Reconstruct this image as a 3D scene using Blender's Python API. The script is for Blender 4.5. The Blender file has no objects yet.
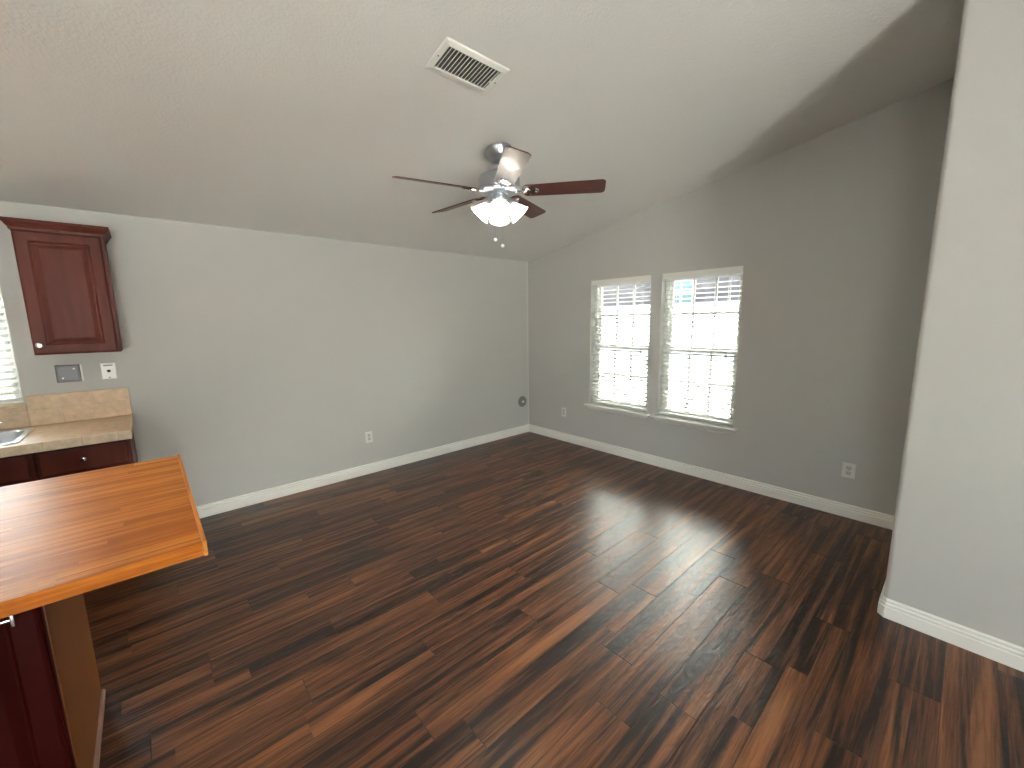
import bpy, bmesh, math, random
from mathutils import Vector, Matrix
random.seed(7)
D = bpy.data
SC = bpy.context.scene
COL = SC.collection

# ------------------------------------------------------------------ camera
CAM_POS = Vector((-3.9204, -4.0384, 1.5466))
F_PX, YAW, PITCH, ROLL = 410.07, 0.72944, 0.15335, -0.015098
fw = Vector((math.sin(YAW)*math.cos(PITCH), math.cos(YAW)*math.cos(PITCH), -math.sin(PITCH)))
rt = Vector((math.cos(YAW), -math.sin(YAW), 0))
up = rt.cross(fw)
r2 = math.cos(ROLL)*rt + math.sin(ROLL)*up
u2 = -math.sin(ROLL)*rt + math.cos(ROLL)*up
cam_data = D.cameras.new('camera')
cam_data.sensor_width = 36.0
cam_data.lens = F_PX*36.0/1024.0
cam_data.clip_start = 0.02
cam_data.clip_end = 200
camera = D.objects.new('camera', cam_data)
M3 = Matrix((r2, u2, -fw)).transposed()
camera.matrix_world = Matrix.Translation(CAM_POS) @ M3.to_4x4()
COL.objects.link(camera)
SC.camera = camera

# ------------------------------------------------------------------ world, sun, daylight, exposure
SC.view_settings.view_transform = 'Standard'
SC.view_settings.look = 'None'
SC.view_settings.gamma = 1.0
SC.view_settings.use_curve_mapping = False
SC.view_settings.exposure = 0.1
SC.cycles.use_denoising = True
SC.cycles.max_bounces = 14
SC.cycles.diffuse_bounces = 8
SC.cycles.transparent_max_bounces = 24
SC.cycles.sample_clamp_indirect = 30.0
SC.cycles.caustics_reflective = False
SC.cycles.caustics_refractive = False

world = D.worlds.new('World')
SC.world = world
world.use_nodes = True
wn = world.node_tree
wn.nodes.clear()
w_out = wn.nodes.new('ShaderNodeOutputWorld')
w_bg = wn.nodes.new('ShaderNodeBackground')
w_sky = wn.nodes.new('ShaderNodeTexSky')
w_sky.sky_type = 'NISHITA'
w_sky.sun_disc = False
w_sky.sun_elevation = math.radians(62)
w_sky.sun_rotation = math.radians(-90)
w_bg.inputs['Strength'].default_value = 0.85
wn.links.new(w_sky.outputs[0], w_bg.inputs['Color'])
wn.links.new(w_bg.outputs[0], w_out.inputs['Surface'])

def add_light(name, kind, loc, energy, color=(1, 1, 1), direction=None, **kw):
    l = D.lights.new(name, kind)
    l.energy = energy
    l.color = color
    for k, v in kw.items():
        setattr(l, k, v)
    o = D.objects.new(name, l)
    o.location = loc
    if direction is not None:
        o.rotation_euler = Vector(direction).to_track_quat('-Z', 'Y').to_euler()
    COL.objects.link(o)
    return o

SUN_EL = math.radians(66)
add_light('sun', 'SUN', (0, 0, 12), 520.0, (1.0, 0.96, 0.90),
          (math.cos(SUN_EL)*0.75, math.cos(SUN_EL)*0.66, -math.sin(SUN_EL)), angle=0.01)
# daylight through the kitchen window and an unseen sliding door added behind the camera
add_light('daylight_added_door', 'AREA', (-4.85, -8.45, 1.10), 208.0, (1.0, 0.985, 0.95),
          (0, 1, 0.75), shape='RECTANGLE', size=2.0, size_y=1.9)
add_light('daylight_kitchen_window', 'AREA', (-5.25, 0.42, 1.60), 78.0, (1.0, 0.99, 0.97),
          (0, -1, 0), shape='RECTANGLE', size=1.4, size_y=1.0)

add_light('fill_side_window', 'AREA', (-8.0, -5.30, 1.50), 46.0, (1.0, 0.99, 0.97),
          (1, 0, 0), shape='RECTANGLE', size=1.2, size_y=1.1)  # fill lamp outside an added, unseen side window

# ------------------------------------------------------------------ materials
def new_mat(name):
    m = D.materials.new(name)
    m.use_nodes = True
    nt = m.node_tree
    return m, nt, nt.nodes['Principled BSDF']

def node(nt, t, **kw):
    n = nt.nodes.new(t)
    for k, v in kw.items():
        setattr(n, k, v)
    return n

def plain(name, col, rough=0.5, metal=0.0, spec=0.5, bump=0.0, bscale=200.0, var=0.0, coat=0.0):
    m, nt, b = new_mat(name)
    b.inputs['Base Color'].default_value = (*col, 1)
    b.inputs['Roughness'].default_value = rough
    b.inputs['Metallic'].default_value = metal
    b.inputs['Specular IOR Level'].default_value = spec
    b.inputs['Coat Weight'].default_value = coat
    b.inputs['Coat Roughness'].default_value = 0.15
    tc = node(nt, 'ShaderNodeTexCoord')
    nz = node(nt, 'ShaderNodeTexNoise')
    nz.inputs['Scale'].default_value = bscale
    nz.inputs['Detail'].default_value = 3
    nt.links.new(tc.outputs['Object'], nz.inputs['Vector'])
    if bump:
        bp = node(nt, 'ShaderNodeBump')
        bp.inputs['Strength'].default_value = bump
        bp.inputs['Distance'].default_value = 0.004
        nt.links.new(nz.outputs['Fac'], bp.inputs['Height'])
        nt.links.new(bp.outputs['Normal'], b.inputs['Normal'])
    if var:
        mx = node(nt, 'ShaderNodeMix', data_type='RGBA')
        mx.inputs['A'].default_value = (*[c*(1-var) for c in col], 1)
        mx.inputs['B'].default_value = (*[min(1, c*(1+var)) for c in col], 1)
        nt.links.new(nz.outputs['Fac'], mx.inputs['Factor'])
        nt.links.new(mx.outputs['Result'], b.inputs['Base Color'])
    return m

def ramp(nt, stops):
    r = node(nt, 'ShaderNodeValToRGB')
    el = r.color_ramp.elements
    while len(el) < len(stops):
        el.new(0.5)
    for e, (p, c) in zip(el, stops):
        e.position = p
        e.color = (*c, 1)
    return r

def wood(name, stops, stretch, rough=0.35, scale=1.0, coat=0.0, bump=0.1):
    """Streaked timber: noise stretched along the grain, in object coordinates."""
    m, nt, b = new_mat(name)
    tc = node(nt, 'ShaderNodeTexCoord')
    mp = node(nt, 'ShaderNodeMapping')
    mp.inputs['Scale'].default_value = stretch
    nt.links.new(tc.outputs['Object'], mp.inputs['Vector'])
    n1 = node(nt, 'ShaderNodeTexNoise')
    n1.inputs['Scale'].default_value = scale
    n1.inputs['Detail'].default_value = 6
    n1.inputs['Distortion'].default_value = 0.6
    nt.links.new(mp.outputs[0], n1.inputs['Vector'])
    r = ramp(nt, stops)
    nt.links.new(n1.outputs['Fac'], r.inputs['Fac'])
    nt.links.new(r.outputs[0], b.inputs['Base Color'])
    bp = node(nt, 'ShaderNodeBump')
    bp.inputs['Strength'].default_value = bump
    bp.inputs['Distance'].default_value = 0.001
    nt.links.new(n1.outputs['Fac'], bp.inputs['Height'])
    nt.links.new(bp.outputs[0], b.inputs['Normal'])
    b.inputs['Roughness'].default_value = rough
    b.inputs['Coat Weight'].default_value = coat
    b.inputs['Coat Roughness'].default_value = 0.12
    return m

def board_material(name, dark, mid, light, rough, ripple, seam_dark, coat=0.0):
    """Timber boards whose tone, grain offset and seams come from mesh attributes (tone, UV in metres)."""
    m, nt, b = new_mat(name)
    L = nt.links.new
    uv = node(nt, 'ShaderNodeUVMap', uv_map='grain')
    at = node(nt, 'ShaderNodeAttribute', attribute_name='tone')
    gr = node(nt, 'ShaderNodeAttribute', attribute_name='groove')
    def noise(sx, sy, detail, dist=0.0, rgh=0.55):
        mp = node(nt, 'ShaderNodeMapping')
        mp.inputs['Scale'].default_value = (sx, sy, 1)
        L(uv.outputs[0], mp.inputs['Vector'])
        n = node(nt, 'ShaderNodeTexNoise')
        n.inputs['Scale'].default_value = 1.0
        n.inputs['Detail'].default_value = detail
        n.inputs['Distortion'].default_value = dist
        n.inputs['Roughness'].default_value = rgh
        L(mp.outputs[0], n.inputs['Vector'])
        return n
    band = noise(0.75, 15, 3, 0.9)
    fine = noise(5, 130, 5, 0.5, 0.65)
    def math_(op, a, bb):
        n = node(nt, 'ShaderNodeMath', operation=op)
        for i, v in enumerate((a, bb)):
            if isinstance(v, (int, float)):
                n.inputs[i].default_value = v
            else:
                L(v, n.inputs[i])
        return n.outputs[0]
    t = math_('MULTIPLY', at.outputs['Fac'], 0.27)
    t = math_('ADD', t, math_('MULTIPLY', math_('SUBTRACT', band.outputs['Fac'], 0.5), 2.3))
    t = math_('ADD', t, math_('MULTIPLY', math_('SUBTRACT', fine.outputs['Fac'], 0.5), 1.15))
    t = math_('ADD', t, 0.29)
    r = ramp(nt, [(0.20, dark), (0.52, mid), (0.92, light)])
    L(t, r.inputs['Fac'])
    mx = node(nt, 'ShaderNodeMix', data_type='RGBA')
    L(gr.outputs['Fac'], mx.inputs['Factor'])
    L(r.outputs[0], mx.inputs['A'])
    mx.inputs['B'].default_value = (*seam_dark, 1)
    L(mx.outputs['Result'], b.inputs['Base Color'])
    rp = noise(6.5, 24, 2, 1.2)
    h = math_('ADD', math_('MULTIPLY', rp.outputs['Fac'], ripple), math_('MULTIPLY', fine.outputs['Fac'], 0.05))
    bp = node(nt, 'ShaderNodeBump')
    bp.inputs['Strength'].default_value = 0.8
    bp.inputs['Distance'].default_value = 0.0022
    L(h, bp.inputs['Height'])
    L(bp.outputs[0], b.inputs['Normal'])
    b.inputs['Roughness'].default_value = rough
    b.inputs['Specular IOR Level'].default_value = 0.5
    b.inputs['Coat Weight'].default_value = coat
    b.inputs['Coat Roughness'].default_value = 0.18
    return m

def glass_pane(name, tint=(0.93, 0.97, 0.95)):
    m = D.materials.new(name)
    m.use_nodes = True
    nt = m.node_tree
    nt.nodes.clear()
    out = node(nt, 'ShaderNodeOutputMaterial')
    tr = node(nt, 'ShaderNodeBsdfTransparent')
    tr.inputs['Color'].default_value = (*tint, 1)
    gl = node(nt, 'ShaderNodeBsdfGlossy')
    gl.inputs['Roughness'].default_value = 0.02
    fr = node(nt, 'ShaderNodeFresnel')
    fr.inputs['IOR'].default_value = 1.45
    mx = node(nt, 'ShaderNodeMixShader')
    nt.links.new(fr.outputs[0], mx.inputs[0])
    nt.links.new(tr.outputs[0], mx.inputs[1])
    nt.links.new(gl.outputs[0], mx.inputs[2])
    nt.links.new(mx.outputs[0], out.inputs['Surface'])
    return m

def tile_material(name, c1, c2, grout, sx, sz, ox=0.0, oz=0.0, plane='XZ'):
    """Tumbled stone tiles with grout joints, in object coordinates."""
    m, nt, b = new_mat(name)
    L = nt.links.new
    tc = node(nt, 'ShaderNodeTexCoord')
    sp = node(nt, 'ShaderNodeSeparateXYZ')
    L(tc.outputs['Object'], sp.inputs[0])
    cb = node(nt, 'ShaderNodeCombineXYZ')
    L(sp.outputs['X'], cb.inputs['X'])
    L(sp.outputs['Z' if plane == 'XZ' else 'Y'], cb.inputs['Y'])
    mp = node(nt, 'ShaderNodeMapping')
    mp.inputs['Location'].default_value = (ox, oz, 0)
    L(cb.outputs[0], mp.inputs['Vector'])
    br = node(nt, 'ShaderNodeTexBrick')
    br.offset = 0.5
    br.inputs['Scale'].default_value = 1.0
    br.inputs['Brick Width'].default_value = sx
    br.inputs['Row Height'].default_value = sz
    br.inputs['Mortar Size'].default_value = 0.0022
    br.inputs['Mortar Smooth'].default_value = 0.3
    br.inputs['Color1'].default_value = (*c1, 1)
    br.inputs['Color2'].default_value = (*c2, 1)
    br.inputs['Mortar'].default_value = (*grout, 1)
    L(mp.outputs[0], br.inputs['Vector'])
    nz = node(nt, 'ShaderNodeTexNoise')
    nz.inputs['Scale'].default_value = 28
    nz.inputs['Detail'].default_value = 6
    L(tc.outputs['Object'], nz.inputs['Vector'])
    rr = ramp(nt, [(0.3, (0.80, 0.78, 0.75)), (0.7, (1.08, 1.06, 1.04))])
    L(nz.outputs['Fac'], rr.inputs['Fac'])
    mx = node(nt, 'ShaderNodeMix', data_type='RGBA', blend_type='MULTIPLY')
    mx.inputs['Factor'].default_value = 1.0
    L(br.outputs['Color'], mx.inputs['A'])
    L(rr.outputs[0], mx.inputs['B'])
    L(mx.outputs['Result'], b.inputs['Base Color'])
    b.inputs['Roughness'].default_value = 0.45
    bp = node(nt, 'ShaderNodeBump')
    bp.inputs['Strength'].default_value = 0.4
    bp.inputs['Distance'].default_value = 0.002
    bp.invert = True
    L(br.outputs['Fac'], bp.inputs['Height'])
    L(bp.outputs[0], b.inputs['Normal'])
    return m

M = {}
M['wall'] = plain('wall_paint', (0.570, 0.566, 0.548), 0.75, bump=0.30, bscale=160, spec=0.3)
M['ceiling'] = plain('ceiling_paint', (0.815, 0.815, 0.80), 0.85, bump=0.8, bscale=75, spec=0.2)
M['trim'] = plain('trim_paint', (0.90, 0.89, 0.85), 0.35, bump=0.03, bscale=60)
M['vinyl'] = plain('window_vinyl', (0.78, 0.81, 0.79), 0.4)
M['slat'] = plain('blind_slat', (0.60, 0.60, 0.585), 0.45)
M['cord'] = plain('blind_cord', (0.62, 0.60, 0.58), 0.8)
M['glass'] = glass_pane('window_glass')
M['plate'] = plain('outlet_plastic', (0.82, 0.81, 0.77), 0.3)
M['slot'] = plain('dark_slot', (0.02, 0.02, 0.02), 0.6)
M['steel'] = plain('brushed_steel', (0.62, 0.62, 0.63), 0.28, metal=1.0, bump=0.05, bscale=300)
M['chrome'] = plain('nickel', (0.72, 0.73, 0.76), 0.14, metal=1.0)
M['fan_metal'] = plain('fan_nickel', (0.52, 0.55, 0.60), 0.28, metal=1.0)
M['grey_metal'] = plain('grey_plate_metal', (0.20, 0.20, 0.215), 0.5, metal=0.35, bump=0.1, bscale=90)
M['grey_plastic'] = plain('grey_plastic', (0.22, 0.23, 0.22), 0.45)
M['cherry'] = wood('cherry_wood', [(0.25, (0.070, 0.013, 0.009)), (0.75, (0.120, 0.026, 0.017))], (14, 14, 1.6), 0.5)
M['cherry_shaded'] = wood('shaded_cherry_wood', [(0.25, (0.026, 0.0018, 0.0012)), (0.75, (0.038, 0.003, 0.002))], (14, 14, 1.6), 0.45)  # island cherry darkened to stand for the shade on its front
for k_, v_ in (('cherry', 0.22), ('cherry_shaded', 0.08)):
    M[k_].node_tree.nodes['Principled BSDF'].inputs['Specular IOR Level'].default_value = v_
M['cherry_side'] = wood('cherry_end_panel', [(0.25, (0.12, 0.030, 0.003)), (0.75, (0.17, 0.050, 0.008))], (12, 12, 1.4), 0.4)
M['blade'] = wood('fan_blade_wood', [(0.3, (0.06, 0.013, 0.010)), (0.75, (0.12, 0.028, 0.020))], (3, 28, 3), 0.40, coat=0.25)
M['floor'] = board_material('dark_laminate', (0.017, 0.008, 0.0065), (0.108, 0.039, 0.016), (0.235, 0.095, 0.037), 0.31, 1.5, (0.016, 0.009, 0.006))
M['floor'].node_tree.nodes['Principled BSDF'].inputs['Specular IOR Level'].default_value = 0.42
M['butcher'] = board_material('butcher_block', (0.33, 0.088, 0.009), (0.49, 0.155, 0.021), (0.62, 0.25, 0.055), 0.42, 0.0, (0.30, 0.12, 0.035))
M['butcher'].node_tree.nodes['Principled BSDF'].inputs['Specular IOR Level'].default_value = 0.09
M['tile'] = tile_material('travertine_tile', (0.72, 0.55, 0.39), (0.67, 0.50, 0.35), (0.58, 0.46, 0.34), 0.305, 0.16, 0.10, 0.17)
M['tile_top'] = tile_material('travertine_counter_tile', (0.66, 0.47, 0.33), (0.62, 0.44, 0.30), (0.55, 0.41, 0.29), 0.305, 0.305, 0.10, 0.0, 'XY')
M['tile_edge'] = tile_material('travertine_edge_tile', (0.76, 0.62, 0.46), (0.71, 0.56, 0.41), (0.56, 0.44, 0.33), 0.153, 0.30, 0.04, 0.1)
M['siding'] = plain('lavender_siding', (0.036, 0.034, 0.046), 0.8, bump=0.2, bscale=40)
M['fence'] = plain('white_fence', (0.80, 0.79, 0.77), 0.6)
M['dimmed'] = plain('dimmed_fence', (0.17, 0.168, 0.165), 0.7, var=0.1, bscale=20)  # white boards darkened to tone down their sunlit glare
M['fence_shade'] = plain('blue_grey_shade', (0.030, 0.040, 0.052), 0.6)
M['concrete'] = plain('concrete', (0.50, 0.48, 0.45), 0.9, bump=0.4, bscale=30, var=0.15)
M['roof'] = plain('roof_shingle', (0.22, 0.20, 0.20), 0.9, bump=0.4, bscale=30)
M['far_glass'] = plain('neighbour_glass', (0.05, 0.13, 0.15), 0.08)

def shade_glass():
    m, nt, b = new_mat('frosted_shade_glass')
    b.inputs['Base Color'].default_value = (0.95, 0.93, 0.88, 1)
    b.inputs['Roughness'].default_value = 0.3
    b.inputs['Emission Color'].default_value = (1.0, 0.95, 0.84, 1)
    b.inputs['Emission Strength'].default_value = 4.5
    return m
M['shade'] = shade_glass()
def bulb_mat():
    m, nt, b = new_mat('lit_bulb')
    b.inputs['Emission Color'].default_value = (1.0, 0.93, 0.80, 1)
    b.inputs['Emission Strength'].default_value = 70.0
    return m
M['bulb'] = bulb_mat()
def crystal():
    m, nt, b = new_mat('clear_crystal')
    b.inputs['Base Color'].default_value = (0.95, 0.95, 0.95, 1)
    b.inputs['Transmission Weight'].default_value = 0.15
    b.inputs['Roughness'].default_value = 0.05
    return m
M['crystal'] = crystal()

# ------------------------------------------------------------------ mesh helpers
def link(name, bm, mat, parent=None, smooth=False, loc=None):
    me = D.meshes.new(name)
    bmesh.ops.recalc_face_normals(bm, faces=bm.faces[:])
    if smooth:
        for f in bm.faces:
            f.smooth = True
    bm.to_mesh(me)
    bm.free()
    mats = mat if isinstance(mat, (list, tuple)) else [mat]
    for mm in mats:
        me.materials.append(mm)
    o = D.objects.new(name, me)
    COL.objects.link(o)
    if parent:
        o.parent = parent
    if loc:
        o.location = loc
    if smooth:
        try:
            me.set_sharp_from_angle(angle=math.radians(38))
        except Exception:
            pass
    return o

def tag(o, label=None, cat=None, group=None, kind=None):
    if label: o['label'] = label
    if cat: o['category'] = cat
    if group: o['group'] = group
    if kind: o['kind'] = kind
    return o

def thing(name, loc, label, cat, group=None, rotz=0.0, parent=None):
    o = D.objects.new(name, None)
    o.empty_display_size = 0.1
    o.location = loc
    o.rotation_euler = (0, 0, rotz)
    COL.objects.link(o)
    return tag(o, label, cat, group)

def struct(name, bm, mat, parent=None, smooth=False):
    o = link(name, bm, mat, parent, smooth)
    if parent is None:
        o['kind'] = 'structure'
    return o

def box(bm, x0, x1, y0, y1, z0, z1, mi=0):
    v = [bm.verts.new((x, y, z)) for z in (z0, z1) for y in (y0, y1) for x in (x0, x1)]
    fs = [(0, 2, 3, 1), (4, 5, 7, 6), (0, 1, 5, 4), (2, 6, 7, 3), (0, 4, 6, 2), (1, 3, 7, 5)]
    out = []
    for f in fs:
        g = bm.faces.new([v[i] for i in f])
        g.material_index = mi
        out.append(g)
    return v, out

def bevel_box(bm, x0, x1, y0, y1, z0, z1, r=0.003, seg=2):
    v, fs = box(bm, x0, x1, y0, y1, z0, z1)
    es = list({e for f in fs for e in f.edges})
    bmesh.ops.bevel(bm, geom=es, offset=r, segments=seg, affect='EDGES', profile=0.6)

def lathe(bm, prof, seg=32, mat=None):
    """Revolve (radius, z) points about Z; mat is an optional transform."""
    rings = []
    for r, z in prof:
        if r < 1e-6:
            rings.append([bm.verts.new((0, 0, z))])
        else:
            rings.append([bm.verts.new((r*math.cos(2*math.pi*k/seg), r*math.sin(2*math.pi*k/seg), z)) for k in range(seg)])
    for a, b in zip(rings, rings[1:]):
        for k in range(seg):
            k2 = (k+1) % seg
            if len(a) == 1 and len(b) == 1: continue
            if len(a) == 1: bm.faces.new([a[0], b[k], b[k2]])
            elif len(b) == 1: bm.faces.new([a[k], a[k2], b[0]])
            else: bm.faces.new([a[k], a[k2], b[k2], b[k]])
    if mat is not None:
        for ring in rings:
            for v in ring:
                v.co = mat @ v.co

def tube(bm, pts, r, seg=10):
    pts = [Vector(p) for p in pts]
    rings = []
    prev = None
    for i, p in enumerate(pts):
        d = (pts[min(i+1, len(pts)-1)] - pts[max(i-1, 0)]).normalized()
        a = Vector((0, 0, 1)) if abs(d.z) < 0.9 else Vector((1, 0, 0))
        if prev is not None: a = prev
        x = d.cross(a).normalized()
        y = x.cross(d).normalized()
        prev = y
        rr = r[i] if isinstance(r, (list, tuple)) else r
        rings.append([bm.verts.new(p + rr*(math.cos(2*math.pi*k/seg)*x + math.sin(2*math.pi*k/seg)*y)) for k in range(seg)])
    for a, b in zip(rings, rings[1:]):
        for k in range(seg):
            bm.faces.new([a[k], a[(k+1) % seg], b[(k+1) % seg], b[k]])
    bm.faces.new(rings[0])
    bm.faces.new(rings[-1])

def rect_profile(bm, x0, x1, z0, z1, prof, axis='y', sign=-1, back=True):
    """Nested rectangle rings (inset, height) facing sign*axis: doors, drawer fronts, cover plates."""
    rings = []
    for ins, h in prof:
        c = [(x0+ins, z0+ins), (x1-ins, z0+ins), (x1-ins, z1-ins), (x0+ins, z1-ins)]
        if axis == 'y':
            rings.append([bm.verts.new((a, sign*h, b)) for a, b in c])
        elif axis == 'x':
            rings.append([bm.verts.new((sign*h, a, b)) for a, b in c])
        else:
            rings.append([bm.verts.new((a, b, sign*h)) for a, b in c])
    for a, b in zip(rings, rings[1:]):
        for k in range(4):
            bm.faces.new([a[k], a[(k+1) % 4], b[(k+1) % 4], b[k]])
    bm.faces.new(rings[-1])
    if back: bm.faces.new(rings[0])

def sweep(bm, prof, path, closed=False):
    """Sweep a profile (offset to the left of the path, height) along a mitred XY path."""
    n = len(path)
    rings = []
    for i in range(n):
        p = Vector(path[i])
        dirs = []
        if i > 0: dirs.append((p - Vector(path[i-1])).normalized())
        if i < n-1: dirs.append((Vector(path[i+1]) - p).normalized())
        nrm = [Vector((-d.y, d.x)) for d in dirs]
        if len(nrm) == 2:
            m = (nrm[0] + nrm[1])
            m = m / (1 + nrm[0].dot(nrm[1]))
        else:
            m = nrm[0]
        rings.append([bm.verts.new((p.x + m.x*o, p.y + m.y*o, z)) for o, z in prof])
    k = len(prof)
    for a, b in zip(rings, rings[1:]):
        for j in range(k):
            bm.faces.new([a[j], a[(j+1) % k], b[(j+1) % k], b[j]])
    bm.faces.new(rings[0])
    bm.faces.new(rings[-1])

# ------------------------------------------------------------------ room shell
H0, SLOPE, Y_RIDGE = 2.3147, 0.1782, -4.60
X_LEFT, Y_REAR = -7.6, -8.2
TH = 0.16
def ceil_z(y):
    return H0 + SLOPE*(-y if y > Y_RIDGE else -Y_RIDGE - (Y_RIDGE - y))

def wall_grid(bm, us, zs, is_open, put, top_fn):
    """Wall of cells between us (plan coordinate) and zs; top row ends at top_fn(u). put(u, z, side) -> point."""
    nz = len(zs)
    cache = {}
    def V(i, j, s):
        key = (i, j, s)
        if key not in cache:
            z = top_fn(us[i]) if j == nz-1 else zs[j]
            cache[key] = bm.verts.new(put(us[i], z, s))
        return cache[key]
    nu = len(us)
    solid = lambda i, j: 0 <= i < nu-1 and 0 <= j < nz-1 and not is_open(0.5*(us[i]+us[i+1]), 0.5*(zs[j]+zs[j+1]))
    for i in range(nu-1):
        for j in range(nz-1):
            if not solid(i, j): continue
            for s in (0, 1):
                bm.faces.new([V(i, j, s), V(i+1, j, s), V(i+1, j+1, s), V(i, j+1, s)])
            if not solid(i-1, j): bm.faces.new([V(i, j, 0), V(i, j+1, 0), V(i, j+1, 1), V(i, j, 1)])
            if not solid(i+1, j): bm.faces.new([V(i+1, j, 0), V(i+1, j+1, 0), V(i+1, j+1, 1), V(i+1, j, 1)])
            if not solid(i, j-1): bm.faces.new([V(i, j, 0), V(i+1, j, 0), V(i+1, j, 1), V(i, j, 1)])
            if not solid(i, j+1): bm.faces.new([V(i, j+1, 0), V(i+1, j+1, 0), V(i+1, j+1, 1), V(i, j+1, 1)])

# openings: (u0, u1, z0, z1)
WIN_Z0, WIN_Z1 = 0.535, 1.984
WIN_R = [(-1.800, -1.047), (-2.665, -1.920)]
KIT = (-6.0, -4.535, 1.060, 2.02)
DOOR = (-5.95, -3.75, 0.0, 2.06)

bm = bmesh.new()
us = sorted({0.0, Y_REAR-TH, Y_RIDGE, *[v for w in WIN_R for v in w]})
wall_grid(bm, us, [0, WIN_Z0, WIN_Z1, 2.3],
          lambda u, z: WIN_Z0 < z < WIN_Z1 and any(a < u < b for a, b in WIN_R),
          lambda u, z, s: (s*TH, u, z), lambda u: ceil_z(u) + 0.02)
struct('wall_right', bm, M['wall'])

bm = bmesh.new()
wall_grid(bm, [X_LEFT-TH, KIT[0], KIT[1], TH], [0, KIT[2], KIT[3], 2.3],
          lambda u, z: KIT[2] < z < KIT[3] and KIT[0] < u < KIT[1],
          lambda u, z, s: (u, s*TH, z), lambda u: ceil_z(0) + 0.0)
struct('wall_left', bm, M['wall'])

bm = bmesh.new()
wall_grid(bm, [X_LEFT-TH, DOOR[0], DOOR[1], TH], [0, DOOR[3], 2.3],
          lambda u, z: z < DOOR[3] and DOOR[0] < u < DOOR[1],
          lambda u, z, s: (u, Y_REAR - s*TH, z), lambda u: ceil_z(Y_REAR) + 0.02)
struct('wall_rear', bm, M['wall'])

SIDE = (-5.9, -4.7, 0.95, 2.05)
bm = bmesh.new()
wall_grid(bm, [Y_REAR-TH, SIDE[0], SIDE[1], Y_RIDGE, TH], [0, SIDE[2], SIDE[3], 2.3], lambda u, z: SIDE[0] < u < SIDE[1] and SIDE[2] < z < SIDE[3],
          lambda u, z, s: (X_LEFT - s*TH, u, z), lambda u: ceil_z(u) + 0.02)
struct('wall_far_kitchen', bm, M['wall'])

# ceiling: a vaulted slab
bm = bmesh.new()
prof = [(TH+0.2, ceil_z(TH+0.2)), (Y_RIDGE, ceil_z(Y_RIDGE)), (Y_REAR-TH-0.2, ceil_z(Y_REAR-TH-0.2))]
loop = [(y, z) for y, z in prof] + [(y, z+0.22) for y, z in reversed(prof)]
A = [bm.verts.new((X_LEFT-TH-0.1, y, z)) for y, z in loop]
B = [bm.verts.new((TH+0.12, y, z)) for y, z in loop]
for k in range(6):
    bm.faces.new([A[k], A[(k+1) % 6], B[(k+1) % 6], B[k]])
for P in (A, B):
    bm.faces.new([P[0], P[1], P[4], P[5]]); bm.faces.new([P[1], P[2], P[3], P[4]])
struct('ceiling', bm, M['ceiling'])

# near partition with a rounded corner (the wall end on the right of the picture)
PX, PY, RB = -1.212, -3.872, 0.022
bm = bmesh.new()
pts = [(0.0, PY), (0.0, Y_RIDGE), (0.0, Y_REAR), (PX, Y_REAR), (PX, Y_RIDGE)]
for k in range(7):
    a = math.pi - k*(math.pi/2)/6
    pts.append((PX+RB+RB*math.cos(a), PY-RB+RB*math.sin(a)))
lo = [bm.verts.new((x, y, 0)) for x, y in pts]
hi = [bm.verts.new((x, y, ceil_z(y)+0.02)) for x, y in pts]
for k in range(len(pts)):
    bm.faces.new([lo[k], lo[(k+1) % len(pts)], hi[(k+1) % len(pts)], hi[k]])
bm.faces.new(lo)
struct('wall_near', bm, M['wall'], smooth=True)

# baseboards
BP = [(0.0, 0.0), (0.016, 0.0), (0.016, 0.060), (0.0115, 0.064), (0.0145, 0.070), (0.0145, 0.078), (0.008, 0.083), (0.0105, 0.090), (0.0105, 0.097), (0.004, 0.103), (0.0, 0.103)]
bm = bmesh.new(); sweep(bm, BP, [(0.0, -0.0), (-4.02, 0.0)]);  struct('baseboard_left', bm, M['trim'])
bm = bmesh.new(); sweep(bm, BP, [(0.0, PY), (0.0, 0.0)]); struct('baseboard_right', bm, M['trim'])
bm = bmesh.new(); sweep(bm, BP, [(PX, Y_REAR), (PX, PY-0.018), (PX+0.018, PY), (0.0, PY)]); struct('baseboard_near', bm, M['trim'])
# slim caulked corner bead between the two far walls
bm = bmesh.new(); box(bm, -0.022, 0.0, -0.004, 0.0, 0.10, ceil_z(0)); struct('trim_1', bm, plain('corner_bead_paint', (0.66, 0.66, 0.62), 0.6))

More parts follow.
